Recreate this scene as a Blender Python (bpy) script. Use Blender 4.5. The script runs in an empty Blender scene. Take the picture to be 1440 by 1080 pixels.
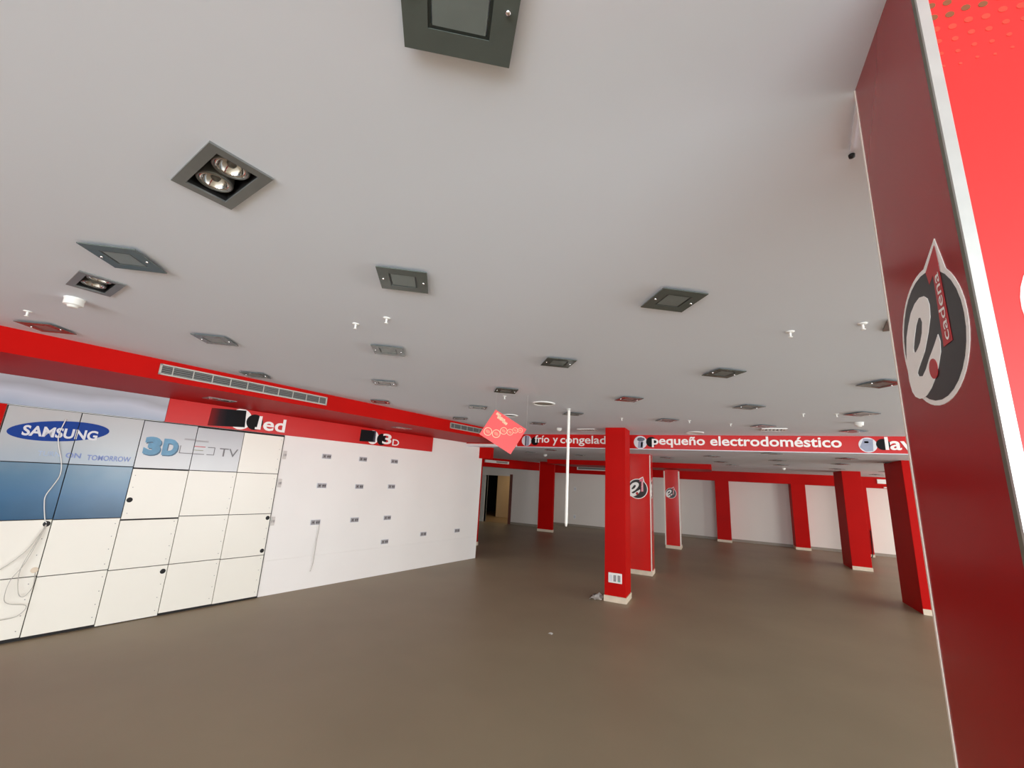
import bpy, bmesh, math, random
from mathutils import Vector, Matrix
from mathutils.geometry import delaunay_2d_cdt
random.seed(7)
scene = bpy.context.scene
COL = scene.collection
R = math.radians
PI = math.pi

# ------------------------------------------------------------------ camera
CAM_H = 2.0
TH, PITCH, ROLL, FPX = R(25.930), R(12.65), R(3.17), 591.2
_c, _s, _cp, _sp = math.cos(ROLL), math.sin(ROLL), math.cos(PITCH), math.sin(PITCH)
def _bf(v):
    c, s = math.cos(TH), math.sin(TH)
    return Vector((v[0]*c - v[1]*s, v[0]*s + v[1]*c, v[2]))
_right = _bf((_c, -_sp*_s, _cp*_s)); _up = _bf((-_s, -_sp*_c, _cp*_c)); _fw = _bf((0, _cp, _sp))
cam_data = bpy.data.cameras.new('camera')
cam_data.sensor_fit = 'HORIZONTAL'; cam_data.sensor_width = 36.0
cam_data.lens = FPX / 1440 * 36.0; cam_data.clip_start = 0.05; cam_data.clip_end = 200
cam = bpy.data.objects.new('camera', cam_data); COL.objects.link(cam)
cam.matrix_world = Matrix((( _right.x, _up.x, -_fw.x, 0), (_right.y, _up.y, -_fw.y, 0), (_right.z, _up.z, -_fw.z, CAM_H), (0, 0, 0, 1)))
scene.camera = cam

# ------------------------------------------------------------------ world, light, exposure
world = bpy.data.worlds.new('sky'); scene.world = world; world.use_nodes = True
bg = world.node_tree.nodes['Background']
bg.inputs['Color'].default_value = (0.80, 0.88, 1.0, 1); bg.inputs['Strength'].default_value = 1.0
def area(name, loc, rot, sx, sy, power, col):
    d = bpy.data.lights.new(name, 'AREA'); d.shape = 'RECTANGLE'; d.size = sx; d.size_y = sy
    d.energy = power; d.color = col
    o = bpy.data.objects.new(name, d); COL.objects.link(o); o.location = loc; o.rotation_euler = rot
    return o
# daylight through the glazed shop front behind the camera and the windows of the right-hand side
area('shopfront_daylight', (3.5, -7.2, 1.5), (R(90), 0, 0), 13.0, 2.5, 1400, (0.93, 0.985, 1.03))
area('side_window_daylight', (12.3, 6.4, 1.5), (R(90), 0, R(90)), 8.4, 2.3, 860, (0.97, 1.0, 1.0))
area('rear_window_daylight', (12.3, 15.0, 1.5), (R(90), 0, R(90)), 6.0, 2.2, 400, (1.0, 0.975, 0.92))
scene.view_settings.view_transform = 'Standard'; scene.view_settings.look = 'None'
scene.view_settings.gamma = 1.0; scene.view_settings.use_curve_mapping = False
scene.view_settings.exposure = -0.10
scene.cycles.use_denoising = True
scene.cycles.max_bounces = 10; scene.cycles.diffuse_bounces = 6

# ------------------------------------------------------------------ materials
def lin(c):
    return tuple(((v/255)/12.92 if v/255 <= 0.04045 else ((v/255+0.055)/1.055)**2.4) for v in c)
MATS = {}
def mat(name, rgb, rough=0.5, metal=0.0, var=0.05, scale=6.0, bump=0.0, bscale=60.0, coat=0.0, spec=0.5, trans=0.0):
    if name in MATS: return MATS[name]
    m = bpy.data.materials.new(name); m.use_nodes = True
    nt = m.node_tree; b = nt.nodes['Principled BSDF']
    L = lin(rgb)
    tc = nt.nodes.new('ShaderNodeTexCoord')
    n = nt.nodes.new('ShaderNodeTexNoise'); n.inputs['Scale'].default_value = scale; n.inputs['Detail'].default_value = 4
    nt.links.new(tc.outputs['Object'], n.inputs['Vector'])
    r = nt.nodes.new('ShaderNodeValToRGB')
    r.color_ramp.elements[0].position = 0.3; r.color_ramp.elements[1].position = 0.7
    r.color_ramp.elements[0].color = (*[min(1, v*(1-var)) for v in L], 1)
    r.color_ramp.elements[1].color = (*[min(1, v*(1+var)) for v in L], 1)
    nt.links.new(n.outputs['Fac'], r.inputs['Fac']); nt.links.new(r.outputs['Color'], b.inputs['Base Color'])
    b.inputs['Roughness'].default_value = rough; b.inputs['Metallic'].default_value = metal
    b.inputs['Specular IOR Level'].default_value = spec
    if coat: b.inputs['Coat Weight'].default_value = coat; b.inputs['Coat Roughness'].default_value = 0.06
    if trans: b.inputs['Transmission Weight'].default_value = trans
    if bump:
        n2 = nt.nodes.new('ShaderNodeTexNoise'); n2.inputs['Scale'].default_value = bscale; n2.inputs['Detail'].default_value = 3
        nt.links.new(tc.outputs['Object'], n2.inputs['Vector'])
        bp = nt.nodes.new('ShaderNodeBump'); bp.inputs['Strength'].default_value = bump; bp.inputs['Distance'].default_value = 0.01
        nt.links.new(n2.outputs['Fac'], bp.inputs['Height']); nt.links.new(bp.outputs['Normal'], b.inputs['Normal'])
    MATS[name] = m; return m
def ramp_print(name, stops, axis, lo, hi, rough=0.25, spec=0.5):
    """a printed picture: colour runs along one object axis, broken by soft noise"""
    m = bpy.data.materials.new(name); m.use_nodes = True
    nt = m.node_tree; b = nt.nodes['Principled BSDF']
    tc = nt.nodes.new('ShaderNodeTexCoord'); sp = nt.nodes.new('ShaderNodeSeparateXYZ')
    nt.links.new(tc.outputs['Object'], sp.inputs[0])
    n = nt.nodes.new('ShaderNodeTexNoise'); n.inputs['Scale'].default_value = 2.2; n.inputs['Detail'].default_value = 2
    nt.links.new(tc.outputs['Object'], n.inputs['Vector'])
    mr = nt.nodes.new('ShaderNodeMapRange'); mr.inputs['From Min'].default_value = lo; mr.inputs['From Max'].default_value = hi
    nt.links.new(sp.outputs[axis], mr.inputs['Value'])
    mx = nt.nodes.new('ShaderNodeMath'); mx.operation = 'MULTIPLY_ADD'; mx.inputs[1].default_value = 0.5; 
    nt.links.new(n.outputs['Fac'], mx.inputs[0])
    sub = nt.nodes.new('ShaderNodeMath'); sub.operation = 'SUBTRACT'; sub.inputs[1].default_value = 0.25
    nt.links.new(mr.outputs['Result'], sub.inputs[0]); nt.links.new(sub.outputs[0], mx.inputs[2])
    r = nt.nodes.new('ShaderNodeValToRGB')
    e = r.color_ramp.elements
    e[0].position = stops[0][0]; e[0].color = (*lin(stops[0][1]), 1)
    e[1].position = stops[-1][0]; e[1].color = (*lin(stops[-1][1]), 1)
    for p, c in stops[1:-1]:
        x = e.new(p); x.color = (*lin(c), 1)
    nt.links.new(mx.outputs[0], r.inputs['Fac']); nt.links.new(r.outputs['Color'], b.inputs['Base Color'])
    b.inputs['Roughness'].default_value = rough; b.inputs['Specular IOR Level'].default_value = spec
    return m

M_ceil = mat('ceiling_paint', (232, 237, 246), 0.75, var=0.012, scale=0.5, bump=0.03, bscale=3, spec=0.3)
M_white = mat('white_wall_board', (243, 239, 234), 0.4, var=0.012, scale=1.5)
M_cream = mat('cream_laminate', (242, 238, 226), 0.32, var=0.015, scale=1.2)
M_farwall = mat('far_wall_paint', (234, 228, 220), 0.7, var=0.02, scale=0.6)
M_red = mat('red_paint', (188, 8, 3), 0.5, var=0.05, scale=1.5, spec=0.09)
M_redgloss = mat('red_gloss_panel', (216, 34, 30), 0.16, var=0.04, scale=1.5, bump=0.02, bscale=4, coat=0.4)
M_redside = mat('red_gloss_shaded_side', (156, 10, 14), 0.2, var=0.05, scale=3, bump=0.02, bscale=4, coat=0.1, spec=0.4)  # gloss red darkened, the side's weaker light put into the colour
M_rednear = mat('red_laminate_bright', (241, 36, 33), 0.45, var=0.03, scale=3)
M_sign = mat('red_sign_vinyl', (206, 16, 13), 0.28, var=0.03, scale=1.2, bump=0.02, bscale=3, coat=0.05, spec=0.3)
M_floor = mat('brown_vinyl_floor', (151, 138, 114), 0.45, var=0.07, scale=0.7, bump=0.03, bscale=40, spec=0.28)
M_plinth = mat('pale_stone_plinth', (222, 205, 182), 0.5, var=0.06, scale=14)
M_base = mat('grey_baseboard', (150, 140, 126), 0.5, var=0.05, scale=8)
M_alu = mat('brushed_aluminium', (196, 198, 194), 0.38, metal=0.6, var=0.04, scale=20)
M_alud = mat('dull_aluminium_lip', (112, 112, 98), 0.45, metal=0.5, var=0.04, scale=20)
M_strip = mat('white_corner_trim', (240, 232, 220), 0.3, var=0.02)
M_glass = mat('smoked_green_glass', (92, 100, 96), 0.18, var=0.05, scale=8, spec=0.5)
M_glassin = mat('frosted_glass_centre', (122, 132, 130), 0.3, var=0.05, scale=10)
M_groove = mat('dark_groove', (42, 50, 48), 0.4, var=0.03)
M_chrome = mat('chrome', (232, 232, 232), 0.12, metal=1.0, var=0.02)
M_steel = mat('grey_metal_bezel', (124, 126, 124), 0.35, metal=0.4, var=0.05, scale=15)
M_black = mat('black_matt', (14, 14, 15), 0.6, var=0.1)
M_blackg = mat('black_print', (12, 11, 13), 0.5, var=0.05, spec=0.15)
M_dark = mat('dark_backing', (30, 28, 27), 0.8, var=0.1)
M_plastic = mat('white_plastic', (240, 239, 234), 0.35, var=0.015)
M_letter = mat('white_letter', (252, 250, 246), 0.4, var=0.01)
M_grey = mat('grey_socket', (150, 145, 146), 0.45, var=0.06, scale=30)
M_palesock = mat('pale_socket', (214, 208, 202), 0.45, var=0.03)
M_greyd = mat('socket_well', (78, 74, 76), 0.5, var=0.05)
M_bluelogo = mat('blue_print', (8, 58, 142), 0.45, var=0.04, spec=0.2)
M_violet = mat('violet_print', (118, 136, 190), 0.4, var=0.04)
M_violetf = mat('faded_violet_print', (158, 178, 204), 0.4, var=0.04)
M_cyan = mat('cyan_print', (84, 142, 176), 0.35, var=0.12, scale=14)
M_cyand = mat('dark_cyan_print', (52, 92, 120), 0.35, var=0.08)
M_pale = mat('silver_print', (216, 218, 222), 0.35, var=0.04)
M_greyp = mat('grey_print', (108, 104, 106), 0.4, var=0.05)
M_faint = mat('faint_grey_print', (160, 158, 160), 0.4, var=0.06)
M_redp = mat('red_print', (190, 50, 48), 0.4, var=0.04)
M_olive = mat('olive_print', (150, 150, 128), 0.4, var=0.04)
M_dots = mat('brown_dot_print', (124, 74, 44), 0.4, var=0.05)
M_dots2 = mat('pale_brown_dot_print', (192, 62, 46), 0.4, var=0.05)
M_diam = mat('coral_card', (255, 84, 84), 0.45, var=0.02)
M_creamp = mat('cream_print', (255, 208, 172), 0.5, var=0.03)
M_salmon = mat('salmon_print', (250, 140, 118), 0.5, var=0.06, scale=40)
M_disc = mat('pale_picture_print', (226, 226, 230), 0.3, var=0.03, scale=10)
M_bluegrey = mat('blue_grey_print', (150, 156, 178), 0.3, var=0.06, scale=10)
M_slate = mat('slate_print', (92, 94, 108), 0.3, var=0.1, scale=14)
M_vent = mat('grille_metal', (176, 172, 164), 0.45, metal=0.2, var=0.04)
M_ventd = mat('grille_blade', (104, 104, 102), 0.5, metal=0.2, var=0.05)
M_logoblk = mat('logo_black', (44, 40, 41), 0.3, var=0.03)
M_logored = mat('logo_red', (188, 34, 40), 0.3, var=0.03)
M_pink = mat('logo_pink_strip', (226, 120, 140), 0.3, var=0.03)
M_door = mat('door_white', (214, 214, 208), 0.5, var=0.02)
M_wood = mat('dark_door_frame', (110, 66, 58), 0.5, var=0.1, scale=12)
M_corr = mat('corridor_paint', (214, 188, 150), 0.6, var=0.02)
M_corrf = mat('corridor_floor', (150, 128, 98), 0.5, var=0.05)
M_cable = mat('white_cable', (236, 236, 232), 0.4, var=0.02)
M_cableg = mat('grey_cable', (186, 182, 172), 0.4, var=0.03)
M_header = ramp_print('header_print', [(0.0, (160, 172, 190)), (0.4, (186, 192, 204)), (0.7, (158, 160, 168)), (1.0, (176, 180, 186))], 2, 2.5, 2.83, 0.3)
M_grad_grey = ramp_print('sky_print_grey', [(0.0, (158, 172, 184)), (0.4, (174, 180, 184)), (1.0, (184, 183, 182))], 2, 1.87, 2.49, 0.22)
M_grad_blue = ramp_print('sky_print_blue', [(0.0, (36, 82, 116)), (0.45, (54, 104, 142)), (0.8, (74, 116, 146)), (1.0, (96, 128, 150))], 2, 1.25, 1.87, 0.22)
M_grad_tv = ramp_print('silver_print_panel', [(0.0, (194, 194, 194)), (0.5, (184, 184, 186)), (1.0, (176, 176, 180))], 2, 1.87, 2.49, 0.22)
M_screen = ramp_print('screen_print_reflection', [(0.0, (120, 20, 22)), (0.22, (52, 24, 30)), (0.45, (14, 13, 20)), (1.0, (8, 8, 10))], 0, -1.15, -0.64, 0.5, 0.15)  # dark red left end is a reflection painted into the black screen
M_screen2 = ramp_print('screen_print_small', [(0.0, (8, 8, 10)), (0.7, (14, 13, 20)), (0.9, (96, 92, 108)), (1.0, (190, 186, 196))], 0, 1.40, 1.80, 0.5, 0.15)

# ------------------------------------------------------------------ mesh helpers
def new_obj(name, bm, m, parent=None, loc=(0, 0, 0), rotz=0.0):
    me = bpy.data.meshes.new(name); bm.normal_update(); bm.to_mesh(me); bm.free()
    for mm in (m if isinstance(m, (list, tuple)) else [m]): me.materials.append(mm)
    o = bpy.data.objects.new(name, me); COL.objects.link(o)
    o.location = loc; o.rotation_euler = (0, 0, rotz)
    if parent is not None: o.parent = parent
    return o
def thing(name, label, cat, loc=(0, 0, 0), rotz=0.0, group=None):
    o = bpy.data.objects.new(name, None); o.empty_display_size = 0.1; COL.objects.link(o)
    o.location = loc; o.rotation_euler = (0, 0, rotz); o['label'] = label; o['category'] = cat
    if group: o['group'] = group
    return o
def tag(o, label, cat, group=None):
    o['label'] = label; o['category'] = cat
    if group: o['group'] = group
    return o
def struct(name, bm, m, **k):
    o = new_obj(name, bm, m, **k)
    if o.parent is None: o['kind'] = 'structure'
    return o
def bx(bm, x0, x1, y0, y1, z0, z1, mi=0):
    v = [bm.verts.new(p) for p in ((x0,y0,z0),(x1,y0,z0),(x1,y1,z0),(x0,y1,z0),(x0,y0,z1),(x1,y0,z1),(x1,y1,z1),(x0,y1,z1))]
    for f in ((0,3,2,1),(4,5,6,7),(0,1,5,4),(1,2,6,5),(2,3,7,6),(3,0,4,7)):
        bm.faces.new([v[i] for i in f]).material_index = mi
    return bm
def box(x0, x1, y0, y1, z0, z1, bev=0.0):
    bm = bmesh.new(); bx(bm, x0, x1, y0, y1, z0, z1)
    if bev: bmesh.ops.bevel(bm, geom=bm.edges[:], offset=bev, segments=2, affect='EDGES', profile=0.5)
    return bm
def prism_xy(pts, z0, z1):
    """vertical prism over a plan polygon (counter-clockwise)"""
    bm = bmesh.new()
    a = [bm.verts.new((x, y, z0)) for x, y in pts]; b = [bm.verts.new((x, y, z1)) for x, y in pts]
    bm.faces.new(a[::-1]); bm.faces.new(b)
    for i in range(len(pts)):
        j = (i+1) % len(pts); bm.faces.new((a[i], a[j], b[j], b[i]))
    return bm
def ring_frame(bm, w, h, t, z0, z1, mi=0):
    """rectangular frame lying flat, outer w x h, border t"""
    bx(bm, -w/2, w/2, -h/2, -h/2+t, z0, z1, mi); bx(bm, -w/2, w/2, h/2-t, h/2, z0, z1, mi)
    bx(bm, -w/2, -w/2+t, -h/2+t, h/2-t, z0, z1, mi); bx(bm, w/2-t, w/2, -h/2+t, h/2-t, z0, z1, mi)
def lathe(prof, n=24, cx=0, cy=0, bm=None):
    bm = bm or bmesh.new(); rows = []
    for r, z in prof:
        if r < 1e-6: rows.append([bm.verts.new((cx, cy, z))])
        else: rows.append([bm.verts.new((cx+r*math.cos(2*PI*k/n), cy+r*math.sin(2*PI*k/n), z)) for k in range(n)])
    for a, b in zip(rows, rows[1:]):
        for k in range(n):
            k2 = (k+1) % n
            vs = [a[k] if len(a) > 1 else a[0], a[k2] if len(a) > 1 else None, b[k2] if len(b) > 1 else None, b[k] if len(b) > 1 else b[0]]
            vs = [v for v in vs if v is not None]
            if len(vs) >= 3: bm.faces.new(vs)
    for f in bm.faces: f.smooth = True
    return bm
def tube(pts, r, n=6, bm=None):
    bm = bm or bmesh.new()
    P = [Vector(p) for p in pts]
    # Catmull-Rom smoothing
    Q = []
    for i in range(len(P)-1):
        p0, p1, p2, p3 = P[max(i-1, 0)], P[i], P[i+1], P[min(i+2, len(P)-1)]
        for k in range(5):
            t = k/5
            Q.append(0.5*((2*p1)+(p2-p0)*t+(2*p0-5*p1+4*p2-p3)*t*t+(3*p1-p0-3*p2+p3)*t**3))
    Q.append(P[-1]); rows = []
    ref = Vector((0.31, 0.17, 0.93)).normalized()
    for i, p in enumerate(Q):
        d = (Q[min(i+1, len(Q)-1)]-Q[max(i-1, 0)]).normalized()
        a = d.cross(ref)
        if a.length < 1e-3: a = d.cross(Vector((1, 0, 0)))
        a.normalize(); b = d.cross(a)
        rows.append([bm.verts.new(p+r*(a*math.cos(2*PI*k/n)+b*math.sin(2*PI*k/n))) for k in range(n)])
    for a, b in zip(rows, rows[1:]):
        for k in range(n): bm.faces.new((a[k], a[(k+1) % n], b[(k+1) % n], b[k]))
    bm.faces.new(rows[0][::-1]); bm.faces.new(rows[-1])
    for f in bm.faces: f.smooth = True
    return bm
class Plane:
    """a drawing plane: o + a*x + b*y, with n pointing towards the viewer"""
    def __init__(s, o, a, b): s.o = Vector(o); s.a = Vector(a); s.b = Vector(b); s.n = s.a.cross(s.b).normalized()
    def p(s, x, y, h=0.0): return s.o + s.a*x + s.b*y + s.n*h
def poly(bm, pl, pts, h0, h1, holes=()):
    """flat plate with real thickness from a 2D outline (any shape, with holes)"""
    V, E = [], []
    for lp in [pts, *holes]:
        n0 = len(V); V += [Vector(p) for p in lp]; E += [(n0+i, n0+(i+1) % len(lp)) for i in range(len(lp))]
    vs, es, fs, *_ = delaunay_2d_cdt(V, E, [], 1 if not holes else 2, 1e-7)
    def inside(p, lp):
        c = False
        for i in range(len(lp)):
            (x1, y1), (x2, y2) = lp[i], lp[(i+1) % len(lp)]
            if (y1 > p[1]) != (y2 > p[1]) and p[0] < (x2-x1)*(p[1]-y1)/(y2-y1)+x1: c = not c
        return c
    top = [bm.verts.new(pl.p(v.x, v.y, h1)) for v in vs]
    for f in fs:
        cx = sum(vs[i].x for i in f)/len(f); cy = sum(vs[i].y for i in f)/len(f)
        if not inside((cx, cy), pts) or any(inside((cx, cy), h) for h in holes): continue
        try: bm.faces.new([top[i] for i in f])
        except ValueError: pass
    for lp in [pts, *holes]:
        t = [bm.verts.new(pl.p(x, y, h1)) for x, y in lp]; b = [bm.verts.new(pl.p(x, y, h0)) for x, y in lp]
        for i in range(len(lp)):
            j = (i+1) % len(lp); bm.faces.new((b[i], b[j], t[j], t[i]))
    return bm
def circ(cx, cy, rx, ry=None, n=32, rot=0.0):
    ry = ry or rx; out = []
    for k in range(n):
        x, y = rx*math.cos(2*PI*k/n), ry*math.sin(2*PI*k/n)
        out.append((cx+x*math.cos(rot)-y*math.sin(rot), cy+x*math.sin(rot)+y*math.cos(rot)))
    return out
_TX = {}
def text_tris(body, bold=0.0):
    if (body, bold) in _TX: return _TX[(body, bold)]
    cu = bpy.data.curves.new('lettering', 'FONT'); cu.body = body; cu.offset = bold; cu.resolution_u = 4
    o = bpy.data.objects.new('lettering', cu); COL.objects.link(o)
    dg = bpy.context.evaluated_depsgraph_get(); dg.update()
    me = bpy.data.meshes.new_from_object(o.evaluated_get(dg))
    V = [(v.co.x, v.co.y) for v in me.vertices]; F = [tuple(p.vertices) for p in me.polygons]
    bpy.data.objects.remove(o); bpy.data.curves.remove(cu); bpy.data.meshes.remove(me)
    x0 = min(v[0] for v in V); x1 = max(v[0] for v in V); y0 = min(v[1] for v in V); y1 = max(v[1] for v in V)
    V = [((x-x0)/(x1-x0), (y-y0)/(y1-y0)) for x, y in V]
    _TX[(body, bold)] = (V, F); return V, F
def put_text(bm, pl, body, x0, x1, y0, y1, h, bold=0.0, rot=0.0, thick=0.0):
    V, F = text_tris(body, bold)
    cx, cy = (x0+x1)/2, (y0+y1)/2
    def pos(u, v, hh):
        x, y = x0+(x1-x0)*u-cx, y0+(y1-y0)*v-cy
        return pl.p(cx+x*math.cos(rot)-y*math.sin(rot), cy+x*math.sin(rot)+y*math.cos(rot), hh)
    a = [bm.verts.new(pos(u, v, h)) for u, v in V]
    for f in F:
        try: bm.faces.new([a[i] for i in f])
        except ValueError: pass
    if thick:
        eds = [e for e in bm.edges if e.is_boundary and e.verts[0] in set(a)]
        ext = bmesh.ops.extrude_edge_only(bm, edges=eds)
        for v in [g for g in ext['geom'] if isinstance(g, bmesh.types.BMVert)]: v.co -= pl.n*thick
    return bm
def copy_tree(o, loc, rotz, parent=None):
    c = o.copy(); COL.objects.link(c)
    if parent is None: c.location = loc; c.rotation_euler = (0, 0, rotz)
    else: c.parent = parent
    for ch in list(o.children): copy_tree(ch, None, None, c)
    return c

# ------------------------------------------------------------------ dimensions
ZC, ZB, ZS = 3.044, 2.755, 2.822      # main ceiling, low back ceiling, underside of left soffit
HW = R(10.26); W0 = Vector((-6.47, 4.737, 0)); WU = Vector((math.sin(HW), math.cos(HW), 0)); WN = Vector((math.cos(HW), -math.sin(HW), 0))
ROTW = PI/2 - HW
def wl(u, off=0.0): p = W0 + WU*u + WN*off; return (p.x, p.y)
HS = R(8.6); S0 = Vector((-5.486, 1.184, 0)); SU = Vector((math.sin(HS), math.cos(HS), 0)); SN = Vector((math.cos(HS), -math.sin(HS), 0))
ROTS = PI/2 - HS
def sl(u, off=0.0): p = S0 + SU*u + SN*off; return (p.x, p.y)
YS = 9.2                                # the signed drop between both ceilings
def wall_plane(off): return Plane(W0 + WN*off, WU, (0, 0, 1))

# ------------------------------------------------------------------ room shell
struct('floor', box(-16, 16, -9, 30, -0.2, 0.0), M_floor)
TWIN = [(-1.629, 0.754, R(-9.5), 1), (-3.44, 1.06, R(-9.5), 1), (1.16, 3.14, R(-9.5), 1)]
def twin_hole(x, y, rz):
    out = []
    for a, b in ((-.145, -.075), (.145, -.075), (.145, .075), (-.145, .075)):
        out.append((x+a*math.cos(rz)-b*math.sin(rz), y+a*math.sin(rz)+b*math.cos(rz)))
    return out
bm = bmesh.new()
poly(bm, Plane((0, 0, ZC), (1, 0, 0), (0, -1, 0)), [(-12, 7.5), (-12, -9.3), (16, -9.3), (16, 7.5)], -0.15, 0.0,
     [[(x, -y) for x, y in twin_hole(X, Y, RZ)][::-1] for X, Y, RZ, _ in TWIN])
ceil_o = struct('ceiling', bm, M_ceil)
struct('ceiling_back', box(-16, 16, 9.3, 30, ZB, ZB+0.15), M_ceil)
struct('roof_slab', box(-16, 16, -9, 30, 3.5, 3.7), M_dark)
# signed bulkhead between the two ceilings, red face
bm = box(-6.2, 16, YS, YS+0.1, ZB, 3.5); struct('trim_1', bm, M_sign)
bm = box(-6.2, 16, YS-0.012, YS+0.1, ZB-0.014, ZB); struct('trim_2', bm, M_ceil)
bm = box(-6.0, -4.25, YS-0.02, YS, ZB, 2.80); struct('trim_8', bm, M_white)
# left wall (angled), with two boards and a joint on its white part
bm = prism_xy([wl(-12.5, -0.01), wl(5.19, -0.01), wl(5.19, -0.25), wl(-12.5, -0.25)][::-1], 0, ZC)
wall_left = struct('wall_left', bm, M_white)
bm = prism_xy([wl(0.004, 0.0), wl(5.192, 0.0), wl(5.192, -0.01), wl(0.004, -0.01)][::-1], 0.004, 0.522); new_obj('lower_board', bm, M_white, wall_left)
bm = prism_xy([wl(0.004, 0.0), wl(5.192, 0.0), wl(5.192, -0.01), wl(0.004, -0.01)][::-1], 0.526, ZS); new_obj('upper_board', bm, M_white, wall_left)
# red soffit box along the left wall
bm = prism_xy([sl(-9.0), sl(8.09), wl(4.5, -0.1), wl(-12.4, -0.1)], ZS, 3.3); struct('trim_3', bm, M_red)
# outer shell that closes the room
bm = bmesh.new(); bx(bm, -16, -15.8, -9, 30, 0, 3.5); struct('wall_west', bm, M_farwall)
struct('wall_north', box(-16, 16, 29.8, 30, 0, 3.5), M_farwall)
bm = bmesh.new(); bx(bm, -16, 16, -7.05, -6.9, 0, 0.2); bx(bm, -16, 16, -7.05, -6.9, 2.8, 3.5); bx(bm, -16, -3.1, -7.05, -6.9, 0.2, 2.8); bx(bm, 11, 16, -7.05, -6.9, 0.2, 2.8)
for x in (0.4, 3.9, 7.4): bx(bm, x-0.04, x+0.04, -7.04, -6.92, 0.2, 2.8)
struct('wall_front', bm, M_farwall)
bm = bmesh.new(); bx(bm, 12, 12.15, -9, 30, 0, 0.25); bx(bm, 12, 12.15, -9, 30, 2.7, 3.5); bx(bm, 12, 12.15, -9, 2.1, 0.25, 2.7); bx(bm, 12, 12.15, 10.7, 12, 0.25, 2.7); bx(bm, 12, 12.15, 18, 30, 0.25, 2.7)
for y in (4.95, 7.8): bx(bm, 12.01, 12.12, y-0.04, y+0.04, 0.25, 2.7)
struct('wall_right', bm, M_farwall)
# far wall: right and middle stretch, left stretch with the doorway
YF, YH = 20.2, 19.6
bm = bmesh.new(); bx(bm, -1.8, 12, YF, YF+0.2, 0, ZB); bx(bm, -7.05, -1.8, 19.7, YF+0.2, 0, ZB); struct('wall_back', bm, M_farwall)
YD = 17.9
DX0, DX1, DZ = -9.78, -8.50, 2.10
bm = bmesh.new(); bx(bm, DX1, -7.1, YD, YD+0.18, 0, ZB); bx(bm, DX0, DX1, YD, YD+0.18, DZ, ZB); bx(bm, -15.8, DX0, YD, YD+0.18, 0, ZB); bx(bm, -7.1, -7.05, YD+0.0, YF, 0, ZB)
struct('wall_back_left', bm, M_farwall)
struct('wall_side_left', box(-12.2, -12.0, 9.0, YD, 0, ZB), M_farwall)
# corridor behind the doorway
bm = bmesh.new(); bx(bm, -10.38, -7.05, 20.5, 20.65, 0, ZB); bx(bm, -10.5, -10.38, 20.5, 24, 0, ZB)
struct('wall_corridor', bm, M_corr)
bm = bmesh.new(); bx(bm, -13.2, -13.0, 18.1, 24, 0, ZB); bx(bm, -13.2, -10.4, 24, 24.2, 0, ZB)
struct('wall_dark_room', bm, M_dark)  # near-black colour stands in for the darkness of this unlit room
struct('floor_corridor', box(-13.0, -7.1, YD+0.02, 24, 0.0, 0.006), M_corrf)
cl = bpy.data.lights.new('corridor_lamp', 'AREA'); cl.size = 0.4; cl.energy = 16; cl.color = (1.0, 0.80, 0.55)
co = bpy.data.objects.new('corridor_lamp', cl); COL.objects.link(co); co.location = (-9.0, 19.3, 2.70)
# door frame
d = bmesh.new(); bx(d, DX1-0.03, DX1+0.10, YD-0.03, YD+0.2, 0, DZ+0.08); door1 = struct('door_1', d, M_wood)
new_obj('lintel', box(DX0-0.06, DX1-0.03, YD-0.03, YD+0.2, DZ, DZ+0.05), M_farwall, door1)
new_obj('jamb', box(DX0-0.16, DX0, YD-0.05, YD+0.2, 0, DZ), M_door, door1)
# header of the far wall, baseboards
bm = bmesh.new(); bx(bm, -1.8, 12, YH, YF, 2.372, ZB); bx(bm, -7.05, -1.8, 19.45, 19.7, 2.385, ZB); struct('trim_4', bm, M_red)
bm = bmesh.new(); bx(bm, -1.8, 12, YF-0.02, YF, 0, 0.1); bx(bm, -7.05, -1.8, 19.68, 19.7, 0, 0.1); struct('baseboard_back', bm, M_base)
struct('baseboard_back_left', box(DX1+0.1, -7.1, YD-0.02, YD, 0, 0.1), M_base)
# deep red soffit box in front of the far wall and angled red beam at the far left
struct('trim_5', box(-5.45, -0.1, 14.45, 16.6, 2.595, ZB), M_red)
a0, a1 = Vector((-8.6, 13.16)), Vector((-7.1, 17.9))
dn = Vector((-(a1-a0).y, (a1-a0).x)).normalized()*0.3
bm = prism_xy([tuple(a0), tuple(a1), tuple(a1+dn), tuple(a0+dn)], 2.405, ZB); struct('trim_6', bm, M_red)
bm = box(-5.75, -5.22, 9.72, 9.86, 2.47, ZB); struct('trim_7', bm, M_red)

# ------------------------------------------------------------------ pillars
LOGO_E = [(-0.84,0.14),(-0.76,0.33),(-0.63,0.49),(-0.46,0.65),(-0.27,0.74),(-0.08,0.77),(0.07,0.73),(0.17,0.65),(0.2,0.54),(0.16,0.35),(0.01,0.14),(-0.2,-0.09),(-0.38,-0.21),(-0.52,-0.3),(-0.57,-0.35),(-0.54,-0.41),(-0.4,-0.44),(-0.25,-0.36),(-0.1,-0.24),(0.12,-0.1),(0.3,0.03),(0.33,-0.08),(0.29,-0.24),(0.15,-0.42),(0.0,-0.56),(-0.18,-0.68),(-0.35,-0.75),(-0.5,-0.78),(-0.64,-0.76),(-0.78,-0.7),(-0.87,-0.6),(-0.92,-0.42),(-0.92,-0.2),(-0.89,-0.02)]
LOGO_H = [(-0.23,0.48),(-0.15,0.46),(-0.12,0.37),(-0.19,0.21),(-0.3,0.09),(-0.4,0.03),(-0.5,-0.01),(-0.57,0.0),(-0.57,0.08),(-0.5,0.19),(-0.42,0.3),(-0.35,0.39)]
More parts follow.
